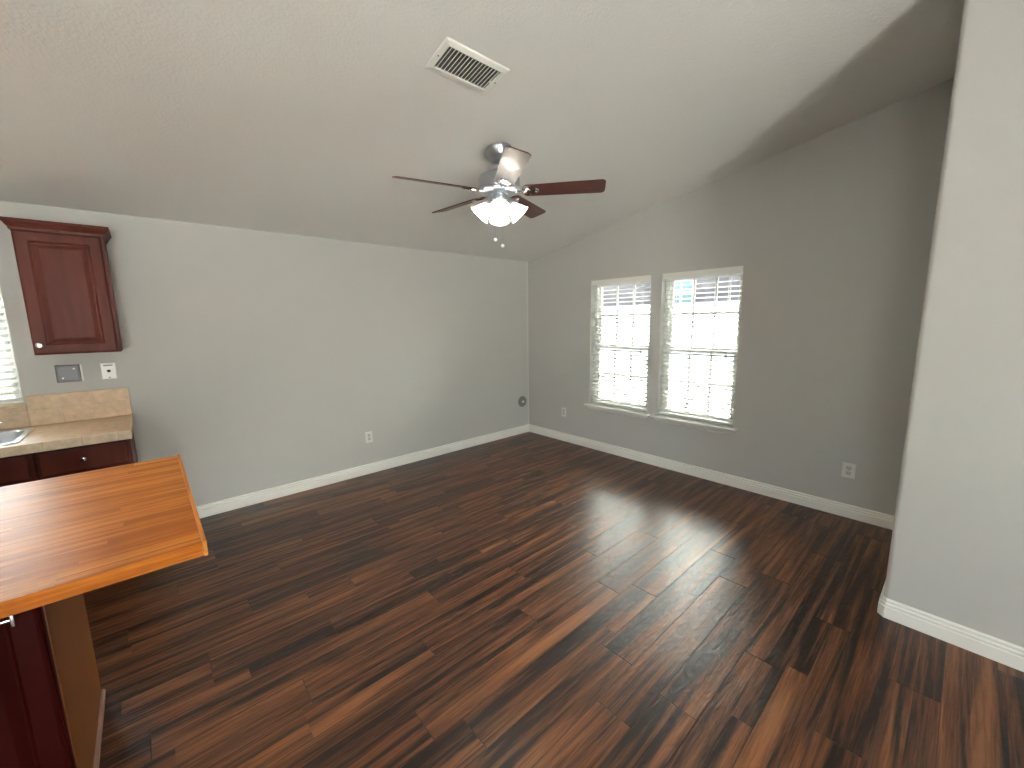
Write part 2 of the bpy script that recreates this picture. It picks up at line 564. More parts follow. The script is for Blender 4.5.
# ------------------------------------------------------------------ floor: laminate planks with grooves
def add_boards(bm, x0, x1, y_first, y_end, w, length, z_top, depth, ch, strips, piece, layers, first_ends=None, ztop_fn=None):
    uvl, tone, groove = layers
    row = 0
    y = y_first
    while y > y_end + 1e-6:
        ya, yb = y - w, y
        off = (row*0.4127 + 0.13) % 1.0 * length
        if first_ends and row in first_ends:
            off = (first_ends[row] - x0) % length
        xs = [x0]
        x = x0 + (off if off > 0.08 else off + length)
        while x < x1 - 0.05:
            xs.append(x); x += length
        xs.append(x1)
        for a, b in zip(xs, xs[1:]):
            base = random.random()
            r0 = random.random()*40
            ax, bx, ay, by = a+ch, b-ch, ya+ch, yb-ch
            for s in range(strips):
                sy0 = ay + (by-ay)*s/strips
                sy1 = ay + (by-ay)*(s+1)/strips
                px = ax
                while px < bx - 1e-6:
                    nx = px + piece*(0.55 + 0.9*random.random())
                    if bx - nx < 0.18*piece: nx = bx
                    nx = min(nx, bx)
                    f = bm.faces.new([bm.verts.new(c) for c in ((px, sy0, z_top), (nx, sy0, z_top), (nx, sy1, z_top), (px, sy1, z_top))])
                    f[tone] = 0.45*base + 0.55*random.random()
                    ro = random.random()*30
                    for l in f.loops:
                        l[uvl].uv = (l.vert.co.x + ro, l.vert.co.y + ro*1.7)
                    px = nx
            ring_t = [(ax, ay), (bx, ay), (bx, by), (ax, by)]
            ring_b = [(a, ya), (b, ya), (b, yb), (a, yb)]
            for k in range(4):
                k2 = (k+1) % 4
                f = bm.faces.new([bm.verts.new((*ring_b[k], z_top-depth)), bm.verts.new((*ring_b[k2], z_top-depth)),
                                  bm.verts.new((*ring_t[k2], z_top)), bm.verts.new((*ring_t[k], z_top))])
                f[tone] = 0.2; f[groove] = 1.0
                for l in f.loops:
                    l[uvl].uv = (l.vert.co.x + r0, l.vert.co.y + r0)
        y -= w
        row += 1

def board_bm():
    bm = bmesh.new()
    return bm, (bm.loops.layers.uv.new('grain'), bm.faces.layers.float.new('tone'), bm.faces.layers.float.new('groove'))

W_PL = 0.157
bm, lay = board_bm()
y_first = -3.010 + W_PL*20
row_of = lambda k: 20 + k
add_boards(bm, X_LEFT, 0.0, y_first, Y_REAR, W_PL, 1.215, 0.0, 0.0010, 0.0016, 2, 1.1, lay,
           {row_of(-1): -3.150, row_of(0): -2.440, row_of(1): -2.698})
box(bm, X_LEFT-TH, TH, Y_REAR-TH, y_first, -0.12, -0.0012)
fl = link('floor', bm, M['floor'])
fl['kind'] = 'structure'

# ------------------------------------------------------------------ windows of the right wall
def frame_bars(bm, y0, y1, z0, z1, x0, x1, w):
    box(bm, x0, x1, y0, y1, z0, z0+w); box(bm, x0, x1, y0, y1, z1-w, z1)
    box(bm, x0, x1, y0, y0+w, z0+w, z1-w); box(bm, x0, x1, y1-w, y1, z0+w, z1-w)

def muntin_bars(bm, y0, y1, z0, z1, x0, x1, cols, rows, w=0.020):
    for i in range(1, cols):
        y = y0 + (y1-y0)*i/cols
        box(bm, x0, x1, y-w/2, y+w/2, z0, z1)
    for j in range(1, rows):
        z = z0 + (z1-z0)*j/rows
        box(bm, x0+0.001, x1-0.001, y0, y1, z-w/2, z+w/2)

def sill_mesh(bm, y0, y1):
    # stool and moulded apron with returned ends, swept in plan round three sides
    def ring(o, z, e):
        return [(0.0, y0-e, z), (-o, y0-e, z), (-o, y1+e, z), (0.0, y1+e, z)]
    prof = [(0.050, WIN_Z0+0.012, 0.040), (0.056, WIN_Z0+0.004, 0.046), (0.050, WIN_Z0-0.008, 0.040),
            (0.030, WIN_Z0-0.012, 0.020), (0.024, WIN_Z0-0.030, 0.012), (0.014, WIN_Z0-0.044, 0.002), (0.010, WIN_Z0-0.052, -0.004)]
    rs = [[bm.verts.new(p) for p in ring(*q)] for q in prof]
    for a, b in zip(rs, rs[1:]):
        for k in range(3):
            bm.faces.new([a[k], a[k+1], b[k+1], b[k]])
        bm.faces.new([a[3], a[0], b[0], b[3]])
    bm.faces.new(rs[0]); bm.faces.new(rs[-1])
    box(bm, 0.0, 0.085, y0, y1, WIN_Z0-0.012, WIN_Z0+0.012)

for i, (y0, y1) in enumerate(sorted(WIN_R, reverse=True)):
    w = D.objects.new('window_%d' % (i+1), None)
    w.location = (0, 0, 0)
    w['kind'] = 'structure'
    COL.objects.link(w)
    zm = 1.235
    bm = bmesh.new(); frame_bars(bm, y0, y1, WIN_Z0, WIN_Z1, 0.085, 0.150, 0.028)
    link('window_frame', bm, M['vinyl'], w)
    bm = bmesh.new(); frame_bars(bm, y0+0.028, y1-0.028, zm-0.02, WIN_Z1-0.028, 0.120, 0.145, 0.034)
    us_ = link('upper_sash', bm, M['vinyl'], w)
    bm = bmesh.new(); frame_bars(bm, y0+0.028, y1-0.028, WIN_Z0+0.028, zm+0.022, 0.092, 0.118, 0.036)
    box(bm, 0.091, 0.119, y0+0.030, y1-0.030, zm-0.030, zm+0.026)
    ls_ = link('lower_sash', bm, M['vinyl'], w)
    for sash, za, zb, xg in ((us_, zm+0.010, WIN_Z1-0.058, 0.132), (ls_, WIN_Z0+0.064, zm-0.014, 0.105)):
        ya, yb = y0+0.060, y1-0.060
        bm = bmesh.new(); box(bm, xg-0.002, xg+0.002, ya-0.002, yb+0.002, za, zb)
        link('pane', bm, M['glass'], sash)
        bm = bmesh.new(); muntin_bars(bm, ya, yb, za, zb, xg-0.006, xg+0.006, 3, 2)
        link('muntin', bm, M['vinyl'], sash)
    bm = bmesh.new(); sill_mesh(bm, y0, y1)
    link('window_sill', bm, M['trim'], w)

def make_blind(axis, u0, u1, z0, z1, depth0, depth1, pitch, label, group, tassel_u=None, tilt=math.radians(12), sign=1):
    """Horizontal slat blind hung in a recess. u runs along the wall; depth runs into it."""
    um = 0.5*(u0+u1)
    loc = (0.5*(depth0+depth1)*sign, um, z1) if axis == 'y' else (um, 0.5*(depth0+depth1)*sign, z1)
    t = thing('window_blind', loc, label, 'blind', group)
    dm = 0.5*(depth0+depth1); hw = 0.5*(depth1-depth0); L = 0.5*(u1-u0)
    def P(u, d, z):      # local
        return (sign*d, u, z) if axis == 'y' else (u, sign*d, z)
    def bx_(bm, ua, ub, da, db, za, zb):
        a, b = P(ua, da, za), P(ub, db, zb)
        box(bm, min(a[0], b[0]), max(a[0], b[0]), min(a[1], b[1]), max(a[1], b[1]), min(a[2], b[2]), max(a[2], b[2]))
    bm = bmesh.new()
    bx_(bm, -L-0.004, L+0.004, -hw-0.022, -hw-0.012, -0.052, -0.004)
    bx_(bm, -L-0.004, L+0.004, -hw-0.026, -hw-0.008, -0.014, 0.000)
    bx_(bm, -L-0.004, L+0.004, -hw-0.024, -hw-0.010, -0.054, -0.046)
    link('valance', bm, M['trim'], t)
    bm = bmesh.new(); bx_(bm, -L+0.004, L-0.004, -hw+0.002, hw-0.002, -0.048, -0.006)
    link('headrail', bm, M['slat'], t)
    n = int((z1-z0-0.10)/pitch)
    bm = bmesh.new()
    z_low = -(z1-z0) + 0.030
    for k in range(n):
        z = -0.075 - k*pitch
        if z < z_low + 0.02: break
        vs = []
        for q in range(5):
            f = q/4*2-1
            d = f*hw*math.cos(tilt); dz = f*hw*math.sin(tilt) + 0.0022*(1-f*f)
            vs.append((d, z+dz))
        top = [[bm.verts.new(P(s*(L-0.008), d, zz+0.0014)) for d, zz in vs] for s in (-1, 1)]
        bot = [[bm.verts.new(P(s*(L-0.008), d, zz-0.0014)) for d, zz in vs] for s in (-1, 1)]
        for q in range(4):
            bm.faces.new([top[0][q], top[0][q+1], top[1][q+1], top[1][q]])
            bm.faces.new([bot[0][q], bot[1][q], bot[1][q+1], bot[0][q+1]])
            for s in (0, 1):
                bm.faces.new([top[s][q], top[s][q+1], bot[s][q+1], bot[s][q]])
        bm.faces.new([top[0][0], top[1][0], bot[1][0], bot[0][0]])
        bm.faces.new([top[0][4], top[1][4], bot[1][4], bot[0][4]])
    link('slats', bm, M['slat'], t)
    bm = bmesh.new(); bx_(bm, -L+0.006, L-0.006, -hw, hw, z_low-0.012, z_low+0.006)
    link('bottom_rail', bm, M['slat'], t)
    for f in (-0.70, 0.70):
        bm = bmesh.new()
        for d in (-hw-0.001, hw+0.001):
            tube(bm, [P(f*L, d, -0.05), P(f*L, d, z_low)], 0.0014, 6)
        link('ladder_cord', bm, M['cord'], t)
    if tassel_u is not None:
        u = tassel_u - um
        bm = bmesh.new()
        tube(bm, [P(u, -hw-0.016, -0.055), P(u, -hw-0.016, -0.76)], 0.0014, 6)
        c = link('pull_cord', bm, M['cord'], t)
        bm = bmesh.new()
        lathe(bm, [(0, 0.0), (0.005, -0.004), (0.010, -0.040), (0.008, -0.048), (0, -0.048)], 12,
              Matrix.Translation(Vector(P(u, -hw-0.016, -0.755))))
        link('tassel', bm, plain('cord_tassel', (0.16, 0.17, 0.19), 0.5), c, True)
    return t

make_blind('y', -1.792, -1.055, WIN_Z0+0.012, WIN_Z1, 0.022, 0.072, 0.0445,
           'white slat blind in the left window of the far grey wall', 'open blinds of the far wall', tassel_u=-1.705)
make_blind('y', -2.657, -1.928, WIN_Z0+0.012, WIN_Z1, 0.022, 0.072, 0.0445,
           'white slat blind in the right window, nearer the doorway partition', 'open blinds of the far wall', tassel_u=-2.565)

# kitchen window (far left) and its blind
w = D.objects.new('window_3', None); w['kind'] = 'structure'; COL.objects.link(w)
def frame_bars_x(bm, x0, x1, z0, z1, y0, y1, ww):
    box(bm, x0, x1, y0, y1, z0, z0+ww); box(bm, x0, x1, y0, y1, z1-ww, z1)
    box(bm, x0, x0+ww, y0, y1, z0+ww, z1-ww); box(bm, x1-ww, x1, y0, y1, z0+ww, z1-ww)
bm = bmesh.new(); frame_bars_x(bm, KIT[0], KIT[1], KIT[2], KIT[3], 0.085, 0.150, 0.045)
box(bm, 0.5*(KIT[0]+KIT[1])-0.02, 0.5*(KIT[0]+KIT[1])+0.02, 0.09, 0.145, KIT[2]+0.045, KIT[3]-0.045)
link('window_frame', bm, M['vinyl'], w)
bm = bmesh.new(); box(bm, KIT[0]+0.04, KIT[1]-0.04, 0.115, 0.119, KIT[2]+0.04, KIT[3]-0.04); link('pane', bm, M['glass'], w)
bm = bmesh.new(); bevel_box(bm, KIT[0]-0.0, KIT[1]+0.012, -0.034, 0.085, KIT[2]-0.014, KIT[2]+0.004, 0.003); link('window_sill', bm, M['tile_edge'], w)
make_blind('x', KIT[0]+0.006, KIT[1]-0.006, KIT[2]+0.006, KIT[3], 0.012, 0.062, 0.0445,
           'white slat blind over the kitchen sink at the left edge', None, tilt=0.40)

# unseen side window, added on the left to let fill light in
w = D.objects.new('window_4', None); w['kind'] = 'structure'; COL.objects.link(w)
bm = bmesh.new(); frame_bars(bm, SIDE[0], SIDE[1], SIDE[2], SIDE[3], X_LEFT-0.14, X_LEFT-0.07, 0.045); link('window_frame', bm, M['vinyl'], w)
bm = bmesh.new(); box(bm, X_LEFT-0.11, X_LEFT-0.106, SIDE[0]+0.04, SIDE[1]-0.04, SIDE[2]+0.04, SIDE[3]-0.04); link('pane', bm, M['glass'], w)

# rear sliding door, added unseen behind the camera to bring in daylight
d = D.objects.new('added_rear_door', None); d['kind'] = 'structure'; COL.objects.link(d)
bm = bmesh.new()
y0, y1 = Y_REAR-0.12, Y_REAR-0.05
box(bm, DOOR[0], DOOR[1], y0, y1, DOOR[3]-0.06, DOOR[3]); box(bm, DOOR[0], DOOR[1], y0, y1, 0, 0.05)
for x in (DOOR[0], 0.5*(DOOR[0]+DOOR[1])-0.03, DOOR[1]-0.06):
    box(bm, x, x+0.06, y0, y1, 0.05, DOOR[3]-0.06)
link('door_frame', bm, M['vinyl'], d)
bm = bmesh.new(); box(bm, DOOR[0]+0.05, DOOR[1]-0.05, Y_REAR-0.087, Y_REAR-0.083, 0.045, DOOR[3]-0.055); link('pane', bm, M['glass'], d)

# ------------------------------------------------------------------ kitchen: upper cabinet
def raised_panel(bm, x0, x1, z0, z1, t, frame=0.062):
    rect_profile(bm, x0, x1, z0, z1, [(0.0, 0.0), (0.0, t-0.007), (0.004, t-0.002), (0.010, t), (frame-0.008, t), (frame, t-0.008),
                                      (frame+0.006, t-0.009), (frame+0.030, t-0.0015), (frame+0.034, t-0.001)])

def knob_bm(x, z, y, s=1.0):
    bm = bmesh.new()
    lathe(bm, [(0.0, 0.0), (0.008*s, 0.0), (0.006*s, 0.008*s), (0.006*s, 0.012*s), (0.015*s, 0.017*s), (0.0165*s, 0.022*s), (0.012*s, 0.028*s), (0.0, 0.030*s)], 20,
          Matrix.Translation((x, y, z)) @ Matrix.Rotation(math.pi/2, 4, 'X'))
    return bm

cab = thing('wall_cabinet', (-4.220, 0.0, 1.384), 'dark cherry wall cabinet with raised panel door and crown, above the tile counter', 'cabinet')
hw = 0.190
bm = bmesh.new(); bevel_box(bm, -hw+0.002, hw, -0.322, -0.001, 0.0, 0.760, 0.002); link('body', bm, M['cherry'], cab)
bm = bmesh.new(); raised_panel(bm, -hw+0.004, hw-0.014, 0.004, 0.716, 0.020)
dr = link('door', bm, M['cherry'], cab, loc=(0, -0.3235, 0))
link('knob', knob_bm(-hw+0.034, 0.060, -0.020), M['chrome'], dr, True)
bm = bmesh.new()
CP = [(0.0, 0.722), (0.006, 0.722), (0.008, 0.734), (0.014, 0.742), (0.024, 0.760), (0.031, 0.766), (0.031, 0.780), (0.0, 0.780)]
sweep(bm, [(-o, z) for o, z in CP], [(-hw, -0.002), (-hw, -0.322), (hw, -0.322), (hw, -0.002)])
link('crown_moulding', bm, M['cherry'], cab)

# base cabinets
def base_cabinet(name, x0, x1, label, false_front):
    c = thing(name, (0.5*(x0+x1), 0, 0), label, 'cabinet')
    h = 0.5*(x1-x0)
    bm = bmesh.new()
    if false_front:
        box(bm, -h, h, -0.585, -0.001, 0.10, 0.12); box(bm, -h, h, -0.585, -0.565, 0.12, 0.868); box(bm, -h, h, -0.020, -0.001, 0.12, 0.868)
        box(bm, -h, -h+0.018, -0.565, -0.020, 0.12, 0.868); box(bm, h-0.018, h, -0.565, -0.020, 0.12, 0.868)
    else:
        box(bm, -h, h, -0.585, -0.001, 0.10, 0.868)
    box(bm, -h+0.001, h-0.001, -0.51, -0.002, 0.0, 0.10)
    link('body', bm, M['cherry'], c)
    bm = bmesh.new()
    rect_profile(bm, -h+0.014, h-0.020, 0.706, 0.850, [(0, 0), (0, 0.014), (0.003, 0.017), (0.010, 0.019), (0.012, 0.019)])
    d1 = link('drawer', bm, M['cherry'], c, loc=(0, -0.5865, 0))
    if not false_front:
        link('knob', knob_bm(-0.010, 0.778, -0.019), M['chrome'], d1, True)
    n = 2 if false_front else 1
    for k in range(n):
        a = -h+0.014 + k*(2*h-0.034)/n
        b = a + (2*h-0.034)/n - (0.004 if n > 1 else 0)
        bm = bmesh.new(); raised_panel(bm, a, b, 0.112, 0.692, 0.019)
        dd = link('door', bm, M['cherry'], c, loc=(0, -0.5865, 0))
        link('knob', knob_bm(a+0.034 if k == 1 or n == 1 else b-0.034, 0.640, -0.019), M['chrome'], dd, True)
base_cabinet('base_cabinet', -4.450, -4.046, 'cherry base cabinet with one knobbed drawer under the right end of the tile counter', False)
base_cabinet('sink_cabinet', -5.450, -4.453, 'cherry sink cabinet under the steel sink at the left edge', True)

# tile counter with a hole for the sink
ct = thing('tile_countertop', (0, 0, 0.87), 'beige travertine tile counter with backsplash along the wall', 'countertop')
SX0, SX1, SY0, SY1 = -5.20, -4.515, -0.555, -0.095
bm = bmesh.new()
X0, X1, Y0, Y1 = -5.60, -4.040, -0.628, -0.0
for (a, b, c_, d_) in ((X0, SX0, Y0, Y1), (SX1, X1, Y0, Y1), (SX0, SX1, Y0, SY0), (SX0, SX1, SY1, Y1)):
    box(bm, a, b, c_, d_, 0.0, 0.044)
link('counter_tiles', bm, M['tile_top'], ct)
bm = bmesh.new()
bevel_box(bm, X0, X1+0.006, -0.646, -0.6285, -0.008, 0.048, 0.005, 3)
bevel_box(bm, X1+0.0005, X1+0.006, -0.628, -0.0, -0.0, 0.047, 0.002, 2)
link('edge_tiles', bm, M['tile_edge'], ct)
bm = bmesh.new()
bevel_box(bm, KIT[1]+0.0125, X1+0.006, -0.020, -0.0005, 0.0445, 0.242, 0.004, 2)
bevel_box(bm, X0, KIT[1]+0.012, -0.020, -0.0005, 0.0445, 0.188, 0.004, 2)
link('backsplash', bm, M['tile'], ct)

# sink and faucet
sk = thing('kitchen_sink', (0, 0, 0.915), 'stainless steel drop-in sink at the left edge of the tile counter', 'sink')
bm = bmesh.new()
def rrect(x0, x1, y0, y1, z, r, n=5):
    out = []
    for cx, cy, a0 in ((x1-r, y1-r, 0), (x0+r, y1-r, 90), (x0+r, y0+r, 180), (x1-r, y0+r, 270)):
        for k in range(n+1):
            a = math.radians(a0 + 90*k/n)
            out.append((cx+r*math.cos(a), cy+r*math.sin(a), z))
    return out
rings = [rrect(SX0-0.022, SX1+0.022, SY0-0.022, SY1+0.022, 0.0, 0.05), rrect(SX0-0.020, SX1+0.020, SY0-0.020, SY1+0.020, 0.006, 0.05),
         rrect(SX0+0.004, SX1-0.004, SY0+0.004, SY1-0.045, 0.006, 0.05), rrect(SX0+0.010, SX1-0.010, SY0+0.010, SY1-0.051, 0.0, 0.05),
         rrect(SX0+0.020, SX1-0.020, SY0+0.020, SY1-0.060, -0.15, 0.06), rrect(SX0+0.06, SX1-0.06, SY0+0.06, SY1-0.10, -0.17, 0.04)]
rv = [[bm.verts.new(p) for p in r] for r in rings]
for a, b in zip(rv, rv[1:]):
    for k in range(len(a)):
        bm.faces.new([a[k], a[(k+1) % len(a)], b[(k+1) % len(a)], b[k]])
bm.faces.new(rv[-1])
link('basin', bm, M['steel'], sk, True)
bm = bmesh.new(); lathe(bm, [(0, 0.002), (0.03, 0.002), (0.042, 0.004), (0.045, 0.0), (0, 0.0)], 24, Matrix.Translation((-4.85, -0.33, -0.168)))
link('drain', bm, M['chrome'], sk, True)
fc = thing('kitchen_faucet', (-4.70, -0.117, 0.9215), 'chrome faucet at the back of the steel sink', 'faucet')
bm = bmesh.new()
lathe(bm, [(0, 0), (0.028, 0), (0.028, 0.008), (0.022, 0.014), (0.019, 0.06), (0.017, 0.075), (0, 0.078)], 20)
tube(bm, [(0, 0, 0.06), (0, -0.005, 0.16), (0, -0.03, 0.215), (0, -0.09, 0.235), (0, -0.15, 0.215), (0, -0.165, 0.18)], 0.011, 12)
link('spout', bm, M['chrome'], fc, True)
bm = bmesh.new(); tube(bm, [(0.010, 0, 0.045), (0.05, 0, 0.050), (0.085, 0, 0.058)], [0.012, 0.008, 0.006], 10)
link('lever', bm, M['chrome'], fc, True)

# ------------------------------------------------------------------ island worktop and cabinet
IX1, IY0, IY1, IZ0, IZ1 = -3.846, -2.588, -1.484, 0.874, 0.914
ISX0 = -5.60
wt = thing('butcher_block_worktop', (ISX0, IY0, IZ0), 'golden butcher block worktop jutting in from the left', 'worktop')
bm, lay = board_bm()
add_boards(bm, 0.0, IX1-0.011-ISX0, IY1-IY0, 0.0, (IY1-IY0)/26, 60.0, IZ1-IZ0, 0.0003, 0.0004, 1, 0.62, lay)
tone, uvl = lay[1], lay[0]
v, fs = box(bm, 0.0, IX1-0.011-ISX0, 0.0, IY1-IY0, 0.0, IZ1-IZ0-0.0005)
for f in fs:
    f[tone] = 0.25
    for l in f.loops:
        l[uvl].uv = (l.vert.co.x, l.vert.co.y + l.vert.co.z)
link('slab', bm, M['butcher'], wt)
bm, lay = board_bm()
bevel_box(bm, IX1-0.0105-ISX0, IX1-ISX0, -0.003, IY1-IY0+0.003, -0.002, IZ1-IZ0+0.005, 0.003, 2)
for f in bm.faces:
    f[lay[1]] = 0.5
    for l in f.loops:
        l[lay[0]].uv = (l.vert.co.y + 3.3, l.vert.co.x + l.vert.co.z)
link('end_strip', bm, M['butcher'], wt)

BX1, BY0, BY1 = -4.219, -2.345, -1.710
ic = thing('island_cabinet', (-4.85, -2.03, 0), 'cherry island cabinet under the butcher block worktop', 'cabinet')
ox, oy = -4.85, -2.03
bm = bmesh.new(); box(bm, -0.70, BX1-ox-0.003, BY0-oy+0.02, BY1-oy, 0.0, 0.873); link('body', bm, M['cherry_shaded'], ic)
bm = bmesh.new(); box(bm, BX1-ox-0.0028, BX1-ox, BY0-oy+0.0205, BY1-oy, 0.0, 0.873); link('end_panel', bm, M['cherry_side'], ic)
bm = bmesh.new()
QP = [(0.0, 0.0), (0.013, 0.0), (0.0125, 0.005), (0.011, 0.009), (0.008, 0.0125), (0.004, 0.0145), (0.0, 0.015)]
sweep(bm, [(o, z) for o, z in QP], [(BX1-ox, BY1-oy), (BX1-ox, BY0-oy+0.02)])
link('shoe_moulding', bm, plain('shoe_moulding_paint', (0.30, 0.17, 0.13), 0.35), ic)
for k in range(2):
    a, b = -0.66 + k*0.64, -0.66 + k*0.64 + 0.60
    bm = bmesh.new(); raised_panel(bm, a, b+0.042*k, 0.02, 0.850, 0.020)
    dd = link('door', bm, M['cherry_shaded'], ic, loc=(0, BY0-oy+0.0195, 0))
    if k == 1:
        xh, zh = b + 0.012, 0.770
        bm = bmesh.new()
        tube(bm, [(xh-0.20, -0.060, zh), (xh-0.012, -0.060, zh)], 0.008, 12)
        tube(bm, [(xh-0.18, -0.019, zh), (xh-0.18, -0.060, zh)], 0.006, 10)
        tube(bm, [(xh-0.026, -0.019, zh), (xh-0.026, -0.060, zh)], 0.006, 10)
        bevel_box(bm, xh-0.012, xh-0.004, -0.072, -0.020, zh-0.018, zh+0.018, 0.002)
        tag(link('handle', bm, M['chrome'], dd, True), 'chrome bar handle')

# ------------------------------------------------------------------ wall plates
def outlet(name, origin, rotz, label, w=0.072, h=0.115):
    t = thing(name, origin, label, 'outlet', rotz=rotz)
    bm = bmesh.new()
    rect_profile(bm, -w/2, w/2, -h/2, h/2, [(0, 0.0005), (0, 0.003), (0.003, 0.0055), (0.006, 0.006)])
    link('cover_plate', bm, M['plate'], t)
    for s in (-1, 1):
        bm = bmesh.new()
        rect_profile(bm, -0.017, 0.017, s*0.020-0.0145, s*0.020+0.0145, [(0, 0.006), (0.0, 0.0075), (0.002, 0.0085), (0.004, 0.0085)])
        so = link('socket', bm, plain('socket_plastic', (0.62, 0.61, 0.58), 0.35), t)
        bm = bmesh.new()
        for dx, hh in ((-0.0065, 0.0045), (0.0065, 0.0035)):
            box(bm, dx-0.0014, dx+0.0014, -0.0092, -0.0086, s*0.020+0.003-hh, s*0.020+0.003+hh)
        lathe(bm, [(0, 0.0086), (0.003, 0.0086), (0.003, 0.0092), (0, 0.0092)], 10, Matrix.Translation((0, 0, s*0.020-0.008)) @ Matrix.Rotation(math.pi/2, 4, 'X'))
        link('slot', bm, M['slot'], so)
    bm = bmesh.new(); lathe(bm, [(0, 0.006), (0.004, 0.006), (0.003, 0.0078), (0, 0.008)], 12, Matrix.Rotation(math.pi/2, 4, 'X'))
    link('screw', bm, M['steel'], t, True)
    return t
outlet('wall_outlet', (-2.297, 0, 0.385), 0, 'white outlet low on the long pale wall')
outlet('wall_outlet', (0, -0.645, 0.378), -math.pi/2, 'small white outlet between the room corner and the left window')
outlet('wall_outlet', (0, -3.515, 0.372), -math.pi/2, 'white outlet on the far wall right of the windows', w=0.080)

t = thing('steel_cover_plate', (-4.315, 0, 1.240), 'square dark grey metal plate below the wall cabinet', 'wall plate')
bm = bmesh.new(); rect_profile(bm, -0.058, 0.058, -0.058, 0.058, [(0, 0.0005), (0, 0.010), (0.004, 0.014), (0.010, 0.015), (0.013, 0.013), (0.014, 0.013)])
link('plate', bm, M['grey_metal'], t)
bm = bmesh.new(); bevel_box(bm, 0.0585, 0.068, -0.016, -0.0005, -0.056, 0.058, 0.002); tag(link('edge_strip', bm, M['trim'], t), 'white strip along the right edge')
for s in (-1, 1):
    bm = bmesh.new(); lathe(bm, [(0, 0.013), (0.005, 0.013), (0.004, 0.0155), (0, 0.016)], 12, Matrix.Translation((s*0.028, 0, s*0.030)) @ Matrix.Rotation(math.pi/2, 4, 'X'))
    link('screw', bm, M['steel'], t, True)

t = thing('jack_plate', (-4.120, 0, 1.239), 'small white jack plate with one dark hole, right of the grey metal plate', 'wall plate')
bm = bmesh.new(); rect_profile(bm, -0.040, 0.040, -0.057, 0.057, [(0, 0.0005), (0, 0.004), (0.003, 0.0065), (0.006, 0.007)])
link('plate', bm, M['plate'], t)
bm = bmesh.new(); lathe(bm, [(0, 0.007), (0.010, 0.007), (0.010, 0.010), (0.007, 0.010), (0.006, 0.0085), (0, 0.0085)], 20, Matrix.Rotation(math.pi/2, 4, 'X'))
link('jack', bm, M['slot'], t, True)
bm = bmesh.new(); box(bm, -0.024, 0.024, -0.0082, -0.0069, 0.036, 0.044); tag(link('label_strip', bm, M['grey_metal'], t), 'grey strip near the top')
bm = bmesh.new(); lathe(bm, [(0, 0.007), (0.004, 0.007), (0.003, 0.009), (0, 0.009)], 12, Matrix.Translation((0, 0, -0.046)) @ Matrix.Rotation(math.pi/2, 4, 'X'))
link('screw', bm, M['slot'], t, True)

t = thing('round_wall_cover', (-0.128, 0, 0.445), 'round grey cover low on the wall beside the room corner', 'wall cover')
RX = Matrix.Rotation(math.pi/2, 4, 'X')
bm = bmesh.new(); lathe(bm, [(0, 0.0005), (0.074, 0.0005), (0.074, 0.010), (0.068, 0.016), (0.060, 0.017), (0.054, 0.012), (0.030, 0.014), (0, 0.016)], 40, RX)
link('plate', bm, M['grey_plastic'], t, True)
bm = bmesh.new(); lathe(bm, [(0, 0.015), (0.018, 0.015), (0.017, 0.026), (0.010, 0.031), (0, 0.032)], 24, RX)
tag(link('knob', bm, M['plate'], t, True), 'pale centre knob')

# ------------------------------------------------------------------ ceiling vent
ANG = math.atan(SLOPE)
def on_ceiling(x, y):
    return (x, y, ceil_z(y))
vt = thing('ceiling_vent', on_ceiling(-2.632, -2.319), 'white rectangular louvred air vent in the sloped ceiling', 'vent')
vt.rotation_euler = (-ANG, 0, 0)
VX, VY = 0.178, 0.098
bm = bmesh.new()
def ring_frame(bm, prof):
    rs = []
    for ins, h in prof:
        rs.append([bm.verts.new((sx*(VX-ins), sy*(VY-ins), -h)) for sx, sy in ((-1, -1), (1, -1), (1, 1), (-1, 1))])
    for a, b in zip(rs, rs[1:]):
        for k in range(4):
            bm.faces.new([a[k], a[(k+1) % 4], b[(k+1) % 4], b[k]])
ring_frame(bm, [(0.0, 0.0005), (0.0, 0.003), (0.004, 0.007), (0.024, 0.011), (0.029, 0.010), (0.029, 0.0005), (0.0, 0.0005)])
link('frame', bm, M['trim'], vt)
bm = bmesh.new(); box(bm, -VX+0.0295, VX-0.0295, -VY+0.0295, VY-0.0295, -0.0012, -0.0004); link('duct_backing', bm, plain('duct_grey', (0.11, 0.11, 0.105), 0.8), vt)
N = 15
for k in range(N):
    x = -VX+0.034 + (2*VX-0.068)*(k+0.5)/N
    bm = bmesh.new()
    box(bm, -0.0012, 0.0012, -VY+0.030, VY-0.030, -0.0062, 0.0062)
    o = link('louvre', bm, M['trim'], vt, loc=(x, 0, -0.0082))
    o.rotation_euler = (0, math.radians(38), 0)
bm = bmesh.new()
for k in range(5):
    y = -VY+0.036 + (2*VY-0.072)*k/4
    box(bm, -VX+0.030, VX-0.030, y-0.0012, y+0.0012, -0.0036, -0.0014)
link('cross_blades', bm, plain('vent_blade_grey', (0.16, 0.16, 0.155), 0.6), vt)
bm = bmesh.new(); lathe(bm, [(0, 0), (0.005, 0), (0.005, 0.006), (0, 0.007)], 10, Matrix.Translation((VX-0.045, 0.0, -0.021)))
link('damper_lever', bm, M['trim'], vt, True)
for s in (-1, 1):
    bm = bmesh.new(); lathe(bm, [(0, 0), (0.0035, 0.0), (0.0035, 0.002), (0, 0.002)], 10, Matrix.Translation((s*(VX-0.014), 0.0, -0.0115)))
    link('screw', bm, M['grey_metal'], vt)

